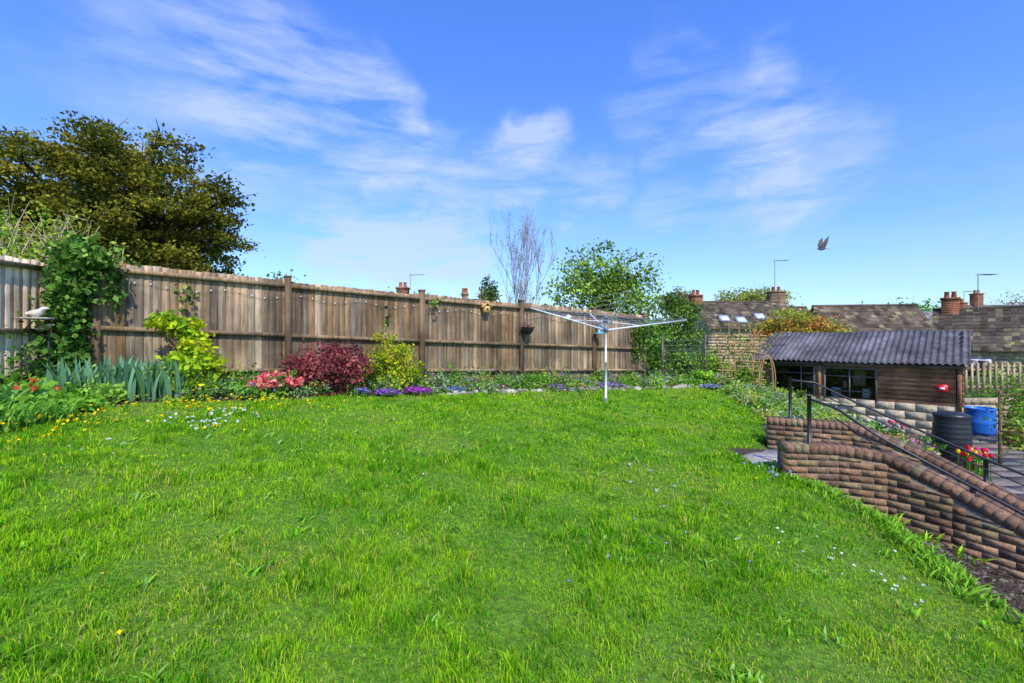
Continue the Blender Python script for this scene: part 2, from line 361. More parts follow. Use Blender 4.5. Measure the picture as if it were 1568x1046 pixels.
# ---------------------------------------------------------------- patio
mb=MB(); rs=np.random.default_rng(12)
mb.add([(7.2,3,-1.316),(17,3,-1.316),(17,15,-1.316),(7.2,15,-1.316)],[(0,1,2,3)],(.08,.075,.06))
yy=3.0
while yy<14.6:
    hgt=rs.choice([.45,.6,.6]); xx=7.2
    while xx<16.4:
        wd=rs.choice([.45,.6,.75,.9]); g=.01
        c=np.array([[.20,.18,.165],[.165,.16,.155],[.235,.20,.17],[.20,.165,.14]][rs.integers(4)])*rs.uniform(.75,1.15)
        mb.box([xx+wd/2,yy+hgt/2,-1.31],[wd/2-g,0,0],[0,hgt/2-g,0],[0,0,.018+rs.random()*.003],c); xx+=wd
    yy+=hgt
mb.obj('patio_paving',M_stone)
# ---------------------------------------------------------------- shed
SL=np.array([8.45,15.5]);SR=np.array([11.65,11.8]); su=(SR-SL);SLn=np.linalg.norm(su);su=su/SLn; sv=np.array([.705,.709])
su3=np.array([*su,0]);sv3=np.array([*sv,0]);k3=np.array([0,0,1.])
def sp(s,d,z): p=SL+su*SLn*s+sv*d; return np.array([p[0],p[1],z])
rs=np.random.default_rng(31)
base=MB();bd=MB();rf=MB();fr=MB();gl=MB();inn=MB()
z=-1.31;row=0
while z<-.36:
    x=-.22*(row%2)
    while x<SLn:
        x0=max(0,x);x1=min(SLn,x+.44)
        if x1-x0>.04:
            base.box([*(SL+su*(x0+x1)/2),z+.111],su3*((x1-x0)/2-.004),sv3*.05,k3*.107,np.array([.50,.42,.28])*rs.uniform(.85,1.1))
        x+=.44
    z+=.222;row+=1
c0=sp(.5,.04,-.86); base.box(c0,su3*SLn/2*.999,sv3*.085,k3*.47,(.36,.31,.22))
base.box(sp(1,1.1,-.86)-su3*.06,su3*.05,sv3*1.05,k3*.47,(.5,.43,.3)); base.box(sp(0,1.1,-.86)+su3*.06,su3*.05,sv3*1.05,k3*.47,(.5,.43,.3))
wins=[(.0725,.319,-.22,.76),(.376,.635,-.24,.72)]
def boards(s0,s1,z0,z1,depth=0):
    zz=z0
    while zz<z1-.01:
        hh=min(.125,z1-zz); cl=np.array([.36,.185,.09])*rs.uniform(.75,1.2)
        a=sp(s0,depth,zz);b=sp(s1,depth,zz); m=14; V=[]
        for i in range(m+1):
            p=a+(b-a)*i/m; w=rs.normal()*.006
            V+=[p-sv3*.036+k3*(w-.012), p-sv3*.010+k3*(hh), p-sv3*.004+k3*(w-.012)]
        F=[]
        for i in range(m): F+=[(3*i,3*i+3,3*i+4,3*i+1),(3*i+2,3*i+5,3*i+3,3*i)]
        bd.add(V,F,cl); zz+=.125
boards(0,.07,-.35,.83);boards(.322,.374,-.35,.83);boards(.638,.972,-.35,.83)
boards(.07,.322,-.35,-.23);boards(.374,.638,-.35,-.25);boards(.07,.322,.78,.83);boards(.374,.638,.74,.83)
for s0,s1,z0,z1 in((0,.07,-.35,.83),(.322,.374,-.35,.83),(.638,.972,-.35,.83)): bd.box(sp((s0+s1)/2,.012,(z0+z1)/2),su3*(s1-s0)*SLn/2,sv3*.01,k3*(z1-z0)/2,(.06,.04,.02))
bd.box(sp(.986,-.02,.24),su3*.05,sv3*.05,k3*.6,(.24,.13,.065)); bd.box(sp(.348,-.05,.24),su3*.045,sv3*.03,k3*.58,(.36,.19,.09)); bd.box(sp(.35,-.065,-.38),su3*.9,sv3*.03,k3*.025,(.5,.45,.35))
zz=-.35
while zz<1.75:
    d0=max(0,(zz-.85)/(1.78-.85)*2.2)
    for s,o in((1,1),(0,-1)):
        if 2.2-d0>.1: bd.box(sp(s,(d0+2.2)/2,zz+.0675),su3*.012,sv3*(2.2-d0)/2,k3*.078+su3*o*-.006,np.array([.26,.14,.07])*rs.uniform(.7,1.2))
    zz+=.135
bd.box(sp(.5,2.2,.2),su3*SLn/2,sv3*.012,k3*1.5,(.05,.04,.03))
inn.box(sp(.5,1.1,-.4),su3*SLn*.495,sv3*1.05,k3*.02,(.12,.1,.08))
inn.box(sp(.42,.5,-.15),su3*.12,sv3*.12,k3*.22,(.8,.8,.82)); inn.box(sp(.52,1.2,.35),su3*.16,sv3*.02,k3*.25,(.75,.66,.5)); inn.box(sp(.47,.4,.2),su3*.05,sv3*.05,k3*.12,(.7,.2,.15)); inn.box(sp(.58,.35,-.05),su3*.09,sv3*.09,k3*.14,(.55,.6,.62))
inn.box(sp(.2,.7,-.2),su3*.5,sv3*.2,k3*.05,(.35,.28,.2)); inn.box(sp(.25,1.4,.1),su3*.2,sv3*.05,k3*.2,(.3,.3,.28)); inn.box(sp(.5,.35,.0),su3*.55,sv3*.15,k3*.012,(.5,.4,.3))
for wi,(s0,s1,z0,z1) in enumerate(wins):
    L2=(s1-s0)*SLn/2; cs=(s0+s1)/2; zc=(z0+z1)/2
    for zz in(z0+.02,z1-.02): fr.box(sp(cs,-.02,zz),su3*L2,sv3*.03,k3*.025,(.16,.14,.11))
    for s in (s0,s1): fr.box(sp(s,-.022,zc),su3*.025,sv3*.03,k3*((z1-z0)/2+.006),(.16,.14,.11))
    fr.box(sp(cs+(.05 if wi==0 else 0),-.018,zc),su3*.016,sv3*.025,k3*((z1-z0)/2-.03),(.16,.14,.11))
    fr.box(sp(cs,-.018,z1-.26),su3*(L2-.03),sv3*.022,k3*.012,(.16,.14,.11))
    g=[sp(s0,0,z0),sp(s1,0,z0),sp(s1,0,z1),sp(s0,0,z1)]; gl.add(g,[(0,1,2,3)],(1,1,1))
n=int((SLn+.5)/.0185); NU=n+1; ds=np.linspace(-.22,2.35,8)
Vr=[];Cr=[]
for di,dd in enumerate(ds):
    for i in range(NU):
        x=-.28+(SLn+.42)*i/n; sheet=int((x+.28)/.74)
        zz=.865+.03+(dd+.22)/2.57*(1.80-.865)+.024*math.cos(2*math.pi*x/.148)+ (0.012*math.sin(x*1.7+dd))+.006*(sheet%2)
        dw=(.03*math.sin(sheet*2.3) if di in(0,7) else 0)
        p=SL+su*x+sv*(dd+dw); Vr.append((p[0],p[1],zz)); Cr.append(np.array([.125,.115,.12])*(.85+.3*((sheet*37)%10)/10))
Fr=[(a*NU+i,a*NU+i+1,(a+1)*NU+i+1,(a+1)*NU+i) for a in range(7) for i in range(n)]
rf.add(Vr,Fr,np.array(Cr))
roofo=rf.obj('corrugated_roof',M_corr,True); sm=roofo.modifiers.new('s','SOLIDIFY'); sm.thickness=.006
fs=MB(); fs.box(sp(.5,-.1,.82),su3*(SLn/2+.13),sv3*.02,k3*.045,(.14,.10,.07))
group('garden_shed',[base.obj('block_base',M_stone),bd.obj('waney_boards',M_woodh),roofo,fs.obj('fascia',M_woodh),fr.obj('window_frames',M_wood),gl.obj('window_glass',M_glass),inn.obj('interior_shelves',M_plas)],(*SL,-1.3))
mb=MB(); p=sp(.919,-.08,.26); mb.box(p,su3*.11,sv3*.035,k3*.09,(.75,.015,.02)); mb.box(p-sv3*.04,su3*.05,sv3*.01,k3*.03,(.8,.75,.75)); mb.box(p+k3*.095,su3*.09,sv3*.028,k3*.012,(.5,.02,.02)); mb.obj('alarm_box',M_plas)
mb=MB(); c=(9.95,10.35,-1.29)
prof=[(0,0),(.27,0),(.29,.05)]
for i in range(9): prof+=[(.31+.03*math.sin(i/8*math.pi),.08+i*.11),(.318+.03*math.sin(i/8*math.pi),.12+i*.11),(.302+.03*math.sin(i/8*math.pi),.16+i*.11)]
prof+=[(.33,1.1),(.33,1.14),(.2,1.19),(.05,1.2),(0,1.2)]
mb.lathe(c,prof,(.022,.022,.024)); mb.tube([(9.8,10.02,-1.0),(9.77,9.92,-1.0),(9.77,9.92,-1.05)],.02,(.03,.03,.03)); mb.obj('water_butt',M_plas,True)
mb=MB(); mb.lathe((14.1,13.8,-1.29),[(0,0),(.34,0),(.37,.1),(.38,.35),(.385,.37),(.38,.4),(.36,.75),(.38,.78),(.36,.8),(.34,.78),(.33,.5),(0,.5)],(.02,.16,.62)); mb.obj('blue_barrel',M_plas,True)
def pot(name,c,r,h,col,plantc=None,fl=None,seed=0):
    c=(c[0],c[1],max(-1.29,float(ground(c[0],c[1]))))
    mb=MB(); mb.lathe(c,[(0,0),(r*.7,0),(r*.95,h*.85),(r*1.06,h*.87),(r*1.06,h),(r*.93,h),(r*.9,h*.85),(0,h*.84)],col,18); mb.obj(name,M_stone,True)
    if plantc: bush('potted_plant',(c[0],c[1],c[2]+h*.8),(r*1.2,r*1.2,r*.9),260,.07,plantc,seed,fl,.06,40,6)
G1=[(.07,.20,.02),(.10,.28,.03),(.05,.14,.02)]
pot('terracotta_pot',(7.1,8.6,0),.2,.35,(.35,.13,.06),G1,[(.75,.7,.7),(.7,.1,.2)],1)
pot('blue_glazed_pot',(8.3,9.75,0),.25,.4,(.05,.16,.42),G1,[(.7,.2,.3)],2)
pot('stone_pot',(8.95,9.9,0),.22,.42,(.5,.43,.3),G1,None,3)
pot('terracotta_pot',(9.6,9.5,0),.17,.3,(.3,.12,.07),G1,[(.7,.02,.03),(.8,.5,.02)],4)
mb=MB()
for i in range(4): mb.box([14.0,12.2,-1.2+i*.125],[.7,0,0],[0,.3,0],[0,0,.055],np.array([.26,.15,.08])*rng.uniform(.8,1.15))
for i in (-1,1): mb.box([14.0+i*.68,11.89,-1.02],[.03,0,0],[0,.015,0],[0,0,.27],(.22,.13,.07))
mb.obj('wooden_planter',M_woodh)
bush('planter_shrub',(14.0,12.2,-.75),(.6,.35,.45),900,.08,G1+[(.15,.3,.04)],61)
mb=MB(); rs=np.random.default_rng(5)
for row in range(5):
    x=12.6-.1*(row%2)
    while x<18:
        w=rs.uniform(.25,.5); mb.box([x+w/2,14.6,-1.2+row*.2],[w/2-.008,0,0],[0,.15,0],[0,0,.094],np.array([.44,.35,.22])*rs.uniform(.7,1.15)); x+=w
mb.obj('stone_garden_wall',M_stone)
mb=MB(); x=12.7
while x<18:
    w=.04; zt=.85+rs.normal()*.012
    mb.add([(x-w,14.5,-.15),(x+w,14.5,-.15),(x+w,14.5,zt-.06),(x,14.5,zt),(x-w,14.5,zt-.06),(x-w,14.52,-.15),(x+w,14.52,-.15),(x+w,14.52,zt-.06),(x,14.52,zt),(x-w,14.52,zt-.06)],
      [(0,1,2,3,4),(9,8,7,6,5),(0,5,6,1),(1,6,7,2),(2,7,8,3),(3,8,9,4),(4,9,5,0)],np.array([.46,.35,.19])*rs.uniform(.8,1.1)); x+=.19
for zz in(.05,.6): mb.box([15.4,14.56,zz],[2.8,0,0],[0,.02,0],[0,0,.035],(.36,.27,.16))
mb.obj('picket_fence',M_wood)
# ---------------------------------------------------------------- houses
def house(name,cx,cy,ang,L,W,zb,ze,zr,wallc,roofc,chim=(),sky=(),seed=0,win=()):
    rs=np.random.default_rng(seed); ca,sa=math.cos(ang),math.sin(ang)
    def T(x,y,z): return np.array([cx+x*ca-y*sa,cy+x*sa+y*ca,z])
    U=np.array([ca,sa,0]);N_=np.array([-sa,ca,0])
    w=MB(); l,h=L/2,W/2
    V=[T(-l,-h,zb),T(l,-h,zb),T(l,h,zb),T(-l,h,zb),T(-l,-h,ze),T(l,-h,ze),T(l,h,ze),T(-l,h,ze),T(-l,0,zr-.08),T(l,0,zr-.08)]
    w.add(V,[(0,1,5,4),(2,3,7,6),(1,2,6,9,5),(3,0,4,8,7)],wallc)
    def face(P,Q,dirn,top):
        P=np.array(P);Q=np.array(Q);L_=np.linalg.norm(Q-P);u=(Q-P)/L_; z=zb+.9
        while z<top(0.5)+3:
            x=0
            while x<L_:
                wd=min(rs.uniform(.3,.6),L_-x)
                if wd>.05 and z+.2<top((x+wd/2)/L_)-.05:
                    w.box(P+u*(x+wd/2)+dirn*.01+np.array([0,0,z+.1]),u*(wd/2-.012),dirn*.02,[0,0,.09],np.array(wallc)*rs.uniform(.7,1.2))
                x+=wd
            z+=.2
    face(T(-l,-h,0),T(l,-h,0),-N_,lambda t:ze-.1)
    face(T(-l,h,0),T(-l,-h,0),-U,lambda t:ze+(zr-ze)*(1-abs(2*t-1))-.1)
    r=MB(); rows=max(6,int(math.hypot(h,zr-ze)/.25)); 
    for sd in(-1,1):
        for i in range(rows):
            t0=i/rows;t1=(i+1)/rows; x=-l-.15
            while x<l+.15:
                x1=min(x+.28,l+.15); o=.035
                ya=sd*(h+.25)*(1-t0);yb=sd*(h+.25)*(1-t1); za=ze-.2+(zr-ze+.2)*t0+o+rs.normal()*.01; zc=ze-.2+(zr-ze+.2)*t1
                c=np.array(roofc)*rs.uniform(.55,1.45)
                if rs.random()<.12: c=np.array([.22,.185,.10])*rs.uniform(.7,1.2)
                r.add([T(x,ya,za),T(x1,ya,za),T(x1,yb,zc),T(x,yb,zc),T(x,ya,za-.035),T(x1,ya,za-.035)],[(0,1,2,3),(4,5,1,0)],c); x=x1
    r.tube([T(-l-.15,0,zr),T(l+.15,0,zr)],.09,np.array(roofc)*1.1)
    parts=[]
    s=MB()
    for (x,t) in sky:
        y=-(h+.25)*(1-t); zz=ze-.2+(zr-ze+.2)*t; up=(T(0,0,zr)-T(0,-(h+.25),ze-.2)); up/=np.linalg.norm(up); nn=np.cross(U,up)
        s.box(T(x,y,zz)+nn*.06,U*.36,up*.34,nn*.04,(.25,.25,.27)); s.box(T(x,y,zz)+nn*.11,U*.28,up*.26,nn*.005,(.6,.68,.75))
    for (x,z) in win:
        s.box(T(x,-h-.04,z),U*.5,N_*.03,[0,0,.5],(.7,.7,.66)); s.box(T(x-.22,-h-.075,z),U*.2,N_*.006,[0,0,.42],(.03,.035,.04)); s.box(T(x+.22,-h-.075,z),U*.2,N_*.006,[0,0,.42],(.03,.035,.04))
    if sky or win: parts.append(s.obj('windows',M_plas))
    cm=MB()
    for (x,zt,wd,c1) in chim:
        z=zr-.7
        while z<zt-.02:
            cm.box(T(x,0,z+.05),U*wd/2,N_*wd*.4,[0,0,.045],np.array(c1)*rs.uniform(.8,1.2)); z+=.1
        cm.box(T(x,0,(zr-.7+zt)/2),U*(wd/2-.01),N_*(wd*.4-.01),[0,0,(zt-zr+.7)/2],np.array(c1)*.7)
        cm.box(T(x,0,zt),U*(wd/2+.05),N_*(wd*.4+.05),[0,0,.06],np.array(c1)*.8)
        for k in(-.2,.2): cm.lathe(T(x+k*wd,0,zt+.05),[(.13,0),(.10,.3),(.12,.32),(.12,.36),(.08,.36)],(.42,.16,.08),10)
    if chim: parts.append(cm.obj('chimneys',M_brick))
    parts+=[w.obj('stone_walls',M_stone),r.obj('tiled_roof',M_roof)]
    return group(name,parts,(cx,cy,zb))
SW=(.46,.35,.21); brk=(.36,.15,.08)
house('stone_house',15.7,32,0,5.6,4.4,-1.35,2.5,4.25,SW,(.10,.075,.052),[(-2.85,4.7,.7,brk)],[(-1.6,.35),(-.55,.3),(.85,.42)],1)
house('stone_house',19.6,33.5,0.0,3.6,4.6,-1.35,2.4,4.0,SW,(.12,.088,.058),[(-.25,5.1,.95,(.34,.22,.14))],[],2)
house('stone_house',20.9,27.2,-.15,5.3,4.6,-1.35,1.5,3.62,SW,(.11,.08,.055),[],[(-1.6,.1)],3,win=[(.5,.6)])
house('stone_house',27.0,24.4,-.80,6.4,4.6,-1.35,1.2,3.35,SW,(.10,.075,.052),[(-2.6,3.95,.75,brk)],[],4,win=[(-1.5,.1),(1.2,.1)])
house('slate_roof_house',42,45,.1,6,5,-1.35,2.6,4.4,(.4,.36,.3),(.19,.19,.20),[(2.4,5.3,.8,brk)],[],5,win=[(0,1.6)])
house('slate_roof_house',50.5,47,-.1,9,6,-1.35,3.0,5.2,(.4,.36,.3),(.17,.16,.16),[(-2.5,6.4,.8,brk)],[],6)
house('brick_house',-5.8,31,0,7,5,-1.35,2.2,4.3,(.35,.2,.13),(.12,.08,.06),[(-1.6,5.1,.75,brk),(2.6,4.7,.4,(.4,.3,.2))],[],7)
def aerial(name,x,y,z0,z1):
    mb=MB(); mb.tube([(x,y,z0),(x,y,z1)],.022,(.25,.25,.26),6); mb.tube([(x-.1,y,z1-.1),(x+1.0,y,z1-.05)],.016,(.25,.25,.26),6)
    for i in range(6): mb.tube([(x+.1+i*.16,y-.25,z1-.08),(x+.1+i*.16,y+.25,z1-.08)],.012,(.25,.25,.26),5)
    mb.obj(name,M_metal)
aerial('tv_aerial',19.2,33.4,4.6,7.5); aerial('tv_aerial',25.9,25.4,3.2,5.3); aerial('tv_aerial',-6.9,31,5,6.1); aerial('tv_aerial',44.5,45,4,6.5)
# ---------------------------------------------------------------- trees
OL=[(.14,.135,.015),(.19,.175,.018),(.10,.105,.013),(.25,.215,.028),(.05,.062,.011),(.12,.12,.016),(.07,.08,.012)]
tree('large_yew_tree',(-14.8,17,-1.3),(-14.75,17,4.9),(4.7,4.0,4.6),620,160,.15,.30,OL,.42,120,11,shell=.30,lump=.09,zmin=-.85,flat=.40,barkc=(.07,.05,.03),fl=.5)
LG=[(.17,.28,.03),(.22,.33,.04),(.12,.21,.02),(.09,.15,.02)]
tree('maple_tree',(3.5,17,-1.3),(3.45,17,3.35),(2.15,1.8,1.75),105,58,.15,.26,LG,.11,60,13,shell=.25,lump=.2,zmin=-1,flat=.7)
tree('lime_tree',(21,45,-1.3),(23.5,45,5.0),(3.2,2,1.8),70,60,.3,.5,[(.3,.33,.06),(.24,.28,.05),(.2,.22,.05)],.2,25,15,shell=.3)
tree('acer_tree',(12.0,19.5,-1.3),(12.1,19.5,1.95),(1.7,1.1,.8),90,80,.13,.24,[(.36,.20,.05),(.32,.26,.04),(.24,.30,.03),(.40,.16,.05),(.18,.28,.03)],.08,20,16,flat=.5,shell=.2)
tree('holly_tree',(5.5,15.8,-.5),(5.65,15.8,1.9),(.8,.7,1.1),50,90,.11,.18,[(.05,.10,.02),(.08,.15,.03),(.12,.20,.03)],.07,14,17)
tree('distant_tree',(55,60,-1.3),(52,60,4.6),(5,2,1.8),60,40,.45,.7,[(.08,.2,.03),(.12,.26,.04)],.25,15,18)
tree('distant_tree',(66,55,-1.3),(61.5,55,5.5),(3,2,2.0),24,14,.3,.9,[(.25,.2,.1),(.16,.2,.05)],.2,24,19)
tree('distant_tree',(13.6,40,-1.3),(15.3,42,5.0),(1.4,1,1.2),30,40,.3,.4,[(.22,.17,.09),(.2,.22,.05)],.15,20,20)
tree('small_conifer_tree',(-.95,18,-1.3),(-.95,18,3.0),(.3,.3,.95),40,50,.12,.12,[(.05,.10,.03),(.08,.14,.04)],.06,8,21,flat=1)
tree('distant_tree',(-7.0,26,-1.3),(-6.0,26,3.5),(1.3,1,.8),24,30,.22,.35,[(.2,.22,.05),(.15,.12,.06)],.1,14,22)
tree('distant_tree',(-12,26,-1.3),(-13.4,26,4.0),(1.3,1,1.0),24,40,.25,.35,[(.2,.22,.05),(.12,.16,.04)],.1,14,23)
tree('distant_tree',(31.5,38,-1.3),(27.6,38,3.2),(1.8,1,.9),24,40,.3,.35,[(.3,.3,.08),(.3,.2,.1)],.1,10,24)
rs=np.random.default_rng(40); hx=rs.uniform(6,75,9000); P=np.stack([hx,37+rs.normal(size=9000)*.6+hx*.12,-1.2+rs.random(9000)*(3.2+1.2*vnoise(hx,0*hx,.35,4))],1)
join('background_hedge',[leafarr(P,.45,pick([(.09,.17,.03),(.13,.22,.04),(.18,.24,.06),(.06,.11,.03)],9000,rs,.3),0,.7,rs)],M_leaf)
def bare(name,base,H,spread,seed,col,nb=26,buds=None,r0=.03,twig=.05):
    rs=np.random.default_rng(seed); mb=MB(); tips=[]; b=np.array(base,float)
    def br(p,d,L,r,lev):
        pts=[p];q=p.copy();dd=d.copy()
        for i in range(4):
            dd=dd+rs.normal(size=3)*.09+np.array([0,0,.05]);dd/=np.linalg.norm(dd); q=q+dd*L/4; pts.append(q)
        mb.tube(pts,[r,r*.8,r*.6,r*.4,r*.2],col,5 if lev<2 else 4)
        tips.append(q)
        if lev<3:
            for k in range([9,6,4][lev]):
                t=rs.uniform(.3,1); i=min(3,int(t*4)); s=pts[i]+(pts[i+1]-pts[i])*(t*4-i)
                a=rs.uniform(0,2*math.pi); o=np.array([math.cos(a),math.sin(a),.0])*spread
                e=dd*.6+o+np.array([0,0,.6]); e/=np.linalg.norm(e); br(s,e,L*rs.uniform(.3,.45),max(r*.4,.0045),lev+1)
    for k in range(nb):
        a=rs.uniform(0,2*math.pi); br(b+rs.normal(size=3)*[.08,.08,0],np.array([math.cos(a)*.14*rs.random(),math.sin(a)*.12,1.]),H*rs.uniform(.8,1),r0,0)
    parts=[mb.obj('branches',M_bark)]
    if buds:
        P=np.repeat(np.array(tips),3,axis=0)+rs.normal(size=(len(tips)*3,3))*.06; parts.append(join('leaf_buds',[leafarr(P,.045,pick(buds,len(P),rs))],M_leaf))
    return group(name,parts,base)
bare('bare_birch_tree',(.25,16,-1.2),5.6,.33,5,(.28,.22,.20),4,[(.3,.3,.1),(.25,.17,.12)])
bare('bare_shrub',(-1.15,14,-1),3.2,.25,6,(.3,.22,.12),2,[(.4,.35,.05)],r0=.015)
rs=np.random.default_rng(77); mb=MB(); LP=[]
for i in range(80):
    b=np.array([rs.uniform(-9.4,-7.2),rs.uniform(7.2,8.6),2.0]); t=b+np.array([rs.normal()*.4,rs.normal()*.3,rs.uniform(.8,1.7)*(1.1 if b[0]<-8 else .7)]); m_=(b+t)/2+rs.normal(size=3)*.06
    mb.tube([b,m_,t],[.018,.013,.006],np.array([.6,.48,.27])*rs.uniform(.7,1.1),5)
    for k in range(7):
        q=m_+(t-m_)*rs.random()*1.05; LP.append(q+rs.normal(size=(6,3))*.09)
    for k in range(3):
        q=m_+(t-m_)*rs.random(); mb.tube([q,q+rs.normal(size=3)*[.2,.2,.15]+[0,0,.2]],[.007,.004],(.55,.44,.25),4)
LP=np.concatenate(LP)
P2=np.array([-8.6,7.9,2.3])+rs.normal(size=(4200,3))*[.6,.4,.32]
Pa=np.concatenate([LP,P2])
group('elder_shrub',[mb.obj('stems',M_bark),join('leaves',[leafarr(Pa,.085,pick([(.24,.35,.03),(.32,.38,.05),(.12,.22,.02)],len(Pa),rs),0,.55,rs)],M_leaf)],(-8,7.9,0))
def ivy(name,P,leaf,seed,cols=[(.035,.09,.015),(.06,.14,.02),(.09,.19,.03),(.17,.26,.05)]):
    rs=np.random.default_rng(seed); return join(name,[leafarr(P,leaf,pick(cols,len(P),rs,.45),0,.9,rs)],M_leaf)
rs=np.random.default_rng(3)
P=[]
for (x,y,z,rx,rz,n) in [(-5.98,6.25,2.42,.22,.26,1400),(-5.85,6.3,2.64,.28,.12,700),(-6.05,6.2,1.98,.16,.32,1100),(-6.0,6.3,1.4,.13,.3,400),(-6.2,6.1,1.2,.12,.35,200),(-5.95,6.3,2.85,.15,.1,150),(-5.65,6.5,2.25,.1,.3,120),(-6.2,6.45,2.75,.25,.08,300)]:
    P.append(np.array([x,y,z])+rs.normal(size=(n,3))*[rx*.6,.10,rz*.6])
ivy('ivy_plant',np.concatenate(P),.08,1)
P=[]
for (t,z,rt,rz,n) in [(.985,1.75,.28,.3,900),(.97,1.25,.14,.35,300),(.45,2.3,.08,.08,40),(.36,1.9,.05,.2,35),(.09,2.1,.08,.25,50)]:
    b=FA+(FB-FA)*t+FN*.1; P.append(np.array([b[0],b[1],z])+rs.normal(size=(n,3))*[rt*.8,.12,rz*.6])
ivy('ivy_plant',np.concatenate(P),.07,2)
P=[np.array([x,y,z])+rs.normal(size=(60,3))*[.03,.06,.25] for x,y,z in[(-6.3,5.75,1.15),(-6.3,5.95,1.4)]]
ivy('ivy_plant',np.concatenate(P),.06,3)
# ---------------------------------------------------------------- border plants
def strap(name,pts,hgt,wid,cols,seed,nper=16,spread=.18,mat=M_leaf,arch=.35):
    rs=np.random.default_rng(seed); V=[];F=[];C=[];n=0
    for (x,y) in pts:
        z=float(ground(x,y))
        for k in range(nper):
            a=rs.uniform(0,6.283); h=hgt*rs.uniform(.6,1.1); ar=arch*h*rs.uniform(.2,1.1); b=np.array([x,y,z])+np.array([rs.normal()*spread*.5,rs.normal()*spread*.5,0])
            dirv=np.array([math.cos(a),math.sin(a),0]); sd=np.array([-math.sin(a+.6),math.cos(a+.6),0]); w=wid*rs.uniform(.7,1.2)/2
            c=np.array(cols[rs.integers(len(cols))])*rs.uniform(.75,1.25)*LB
            for t,ww in((0,.8),(.35,1),(.7,.8),(1,.05)):
                p=b+dirv*ar*t*t+np.array([0,0,h*(t-.25*t*t*min(1,arch*1.5))]); V+= [p-sd*w*ww,p+sd*w*ww]; C+=[c*(.7+.4*t)]*2
            for i in range(3): F.append((n+2*i,n+2*i+1,n+2*i+3,n+2*i+2))
            n+=8
    return make(name,V,[np.array(F)],np.array(C),mat)
rs=np.random.default_rng(8)
strap('iris_clump',[( -5.6+.045*i+rs.normal()*.05, 5.85+.032*i+rs.normal()*.1) for i in range(24)],.62,.055,[(.12,.25,.13),(.15,.29,.16),(.09,.21,.08)],1,16,.2)
strap('daffodil_leaf_clump',[(-5.35+rs.normal()*.2,4.8+rs.normal()*.4) for _ in range(24)],.34,.02,[(.10,.26,.03),(.15,.33,.04)],2,18,.15,arch=.9)
strap('iris_clump',[(-5.65+rs.normal()*.2,5.3+rs.normal()*.2) for _ in range(10)],.4,.08,[(.12,.28,.06),(.18,.34,.07)],3,12,.15,arch=.8)
strap('lily_clump',[(.15+.1*i,9.75+.05*i+rs.normal()*.08) for i in range(7)],.42,.03,[(.08,.24,.02),(.14,.30,.03)],4,22,.12,arch=.9)
YG=[(.34,.40,.015),(.28,.38,.015),(.20,.32,.02)]
bush('mock_orange_shrub',(-4.62,6.62,None),(.34,.32,.44),2000,.10,YG,31,shell=.2)
bush('mock_orange_shrub',(-4.85,6.65,1.35),(.30,.25,.36),900,.10,YG,32,shell=.2)
bush('azalea_bush',(-3.65,7.08,None),(.36,.28,.18),1100,.06,[(.07,.18,.03),(.12,.22,.03)],33,[(.85,.18,.15),(.9,.34,.28),(.75,.10,.13)],.07,260)
bush('red_acer_bush',(-3.05,7.65,None),(.66,.42,.43),4800,.07,[(.20,.045,.05),(.28,.08,.07),(.13,.035,.04),(.30,.12,.10)],34,shell=.2)
bush('spirea_bush',(-2.15,8.25,None),(.50,.38,.40),2700,.06,[(.33,.35,.015),(.36,.38,.02),(.20,.28,.02),(.14,.22,.02)],35,shell=.15)
bush('spirea_bush',(-2.10,8.4,.95),(.44,.25,.46),600,.06,[(.34,.35,.015),(.26,.32,.02)],36,shell=.1,stems=34,stemc=(.3,.2,.1))
bush('low_border_plant',(-4.08,6.72,None),(.28,.2,.13),700,.05,[(.14,.28,.05),(.22,.36,.08)],37)
for i,(x,y,fx,cl) in enumerate([(-2.12,7.75,.14,(.40,.16,.70)),(-1.72,8.12,.20,(.52,.10,.60)),(2.3,11.0,.26,(.45,.28,.68)),(5.4,12.4,.2,(.38,.42,.65)),(-1.03,8.6,.12,(.3,.38,.65)),(-.19,9.25,.10,(.55,.12,.28)),(-.5,9.0,.12,(.5,.32,.66)),(.94,9.95,.14,(.5,.33,.64)),(-2.5,7.6,.10,(.38,.33,.7)),(1.5,10.4,.12,(.65,.6,.15))]):
    bush('aubrieta_plant',(x,y,None),(fx*1.4,fx,.07),520,.04,[(.1,.22,.04),(.15,.28,.05)],50+i,[cl,tuple(np.array(cl)*.6),tuple(np.array(cl)*.8)],.035,int(900*fx),4)
rs=np.random.default_rng(91); parts=[];fparts=[]
for t in np.linspace(.08,1.12,80):
    for k in range(3):
        dd=rs.uniform(.15,1.0); b=FA+(FB-FA)*t+FN*dd+rs.normal(size=2)*.05; z=float(ground(*b)); r=rs.uniform(.08,.2); hh=rs.uniform(.07,.30)*(1.3-dd*.5)
        n=int(90*(r/.14)); P=np.array([b[0],b[1],z+hh*.5])+rs.normal(size=(n,3))*[r*.6,r*.6,hh*.45]; P[:,2]=np.maximum(P[:,2],z)
        c=[(.09,.22,.02),(.14,.29,.03),(.20,.33,.04),(.09,.17,.05),(.16,.24,.10)][rs.integers(5)]
        parts.append(leafarr(P,rs.uniform(.04,.08),pick([c],n,rs,.3),0,rs.uniform(.3,.8),rs))
        if rs.random()<.5:
            fc=[(.8,.8,.76),(.75,.6,.05),(.42,.25,.7),(.7,.15,.3),(.35,.42,.75),(.7,.3,.45)][rs.integers(6)]; n=rs.integers(6,18)
            P=np.array([b[0],b[1],z+hh])+rs.normal(size=(n,3))*[r*.7,r*.7,.03]; fparts.append(leafarr(P,.033,pick([fc],n,rs,.15,1.0),0,1,rs))
join('border_plants',parts,M_leaf); join('border_flowers',fparts,M_petal)
parts=[];fparts=[]
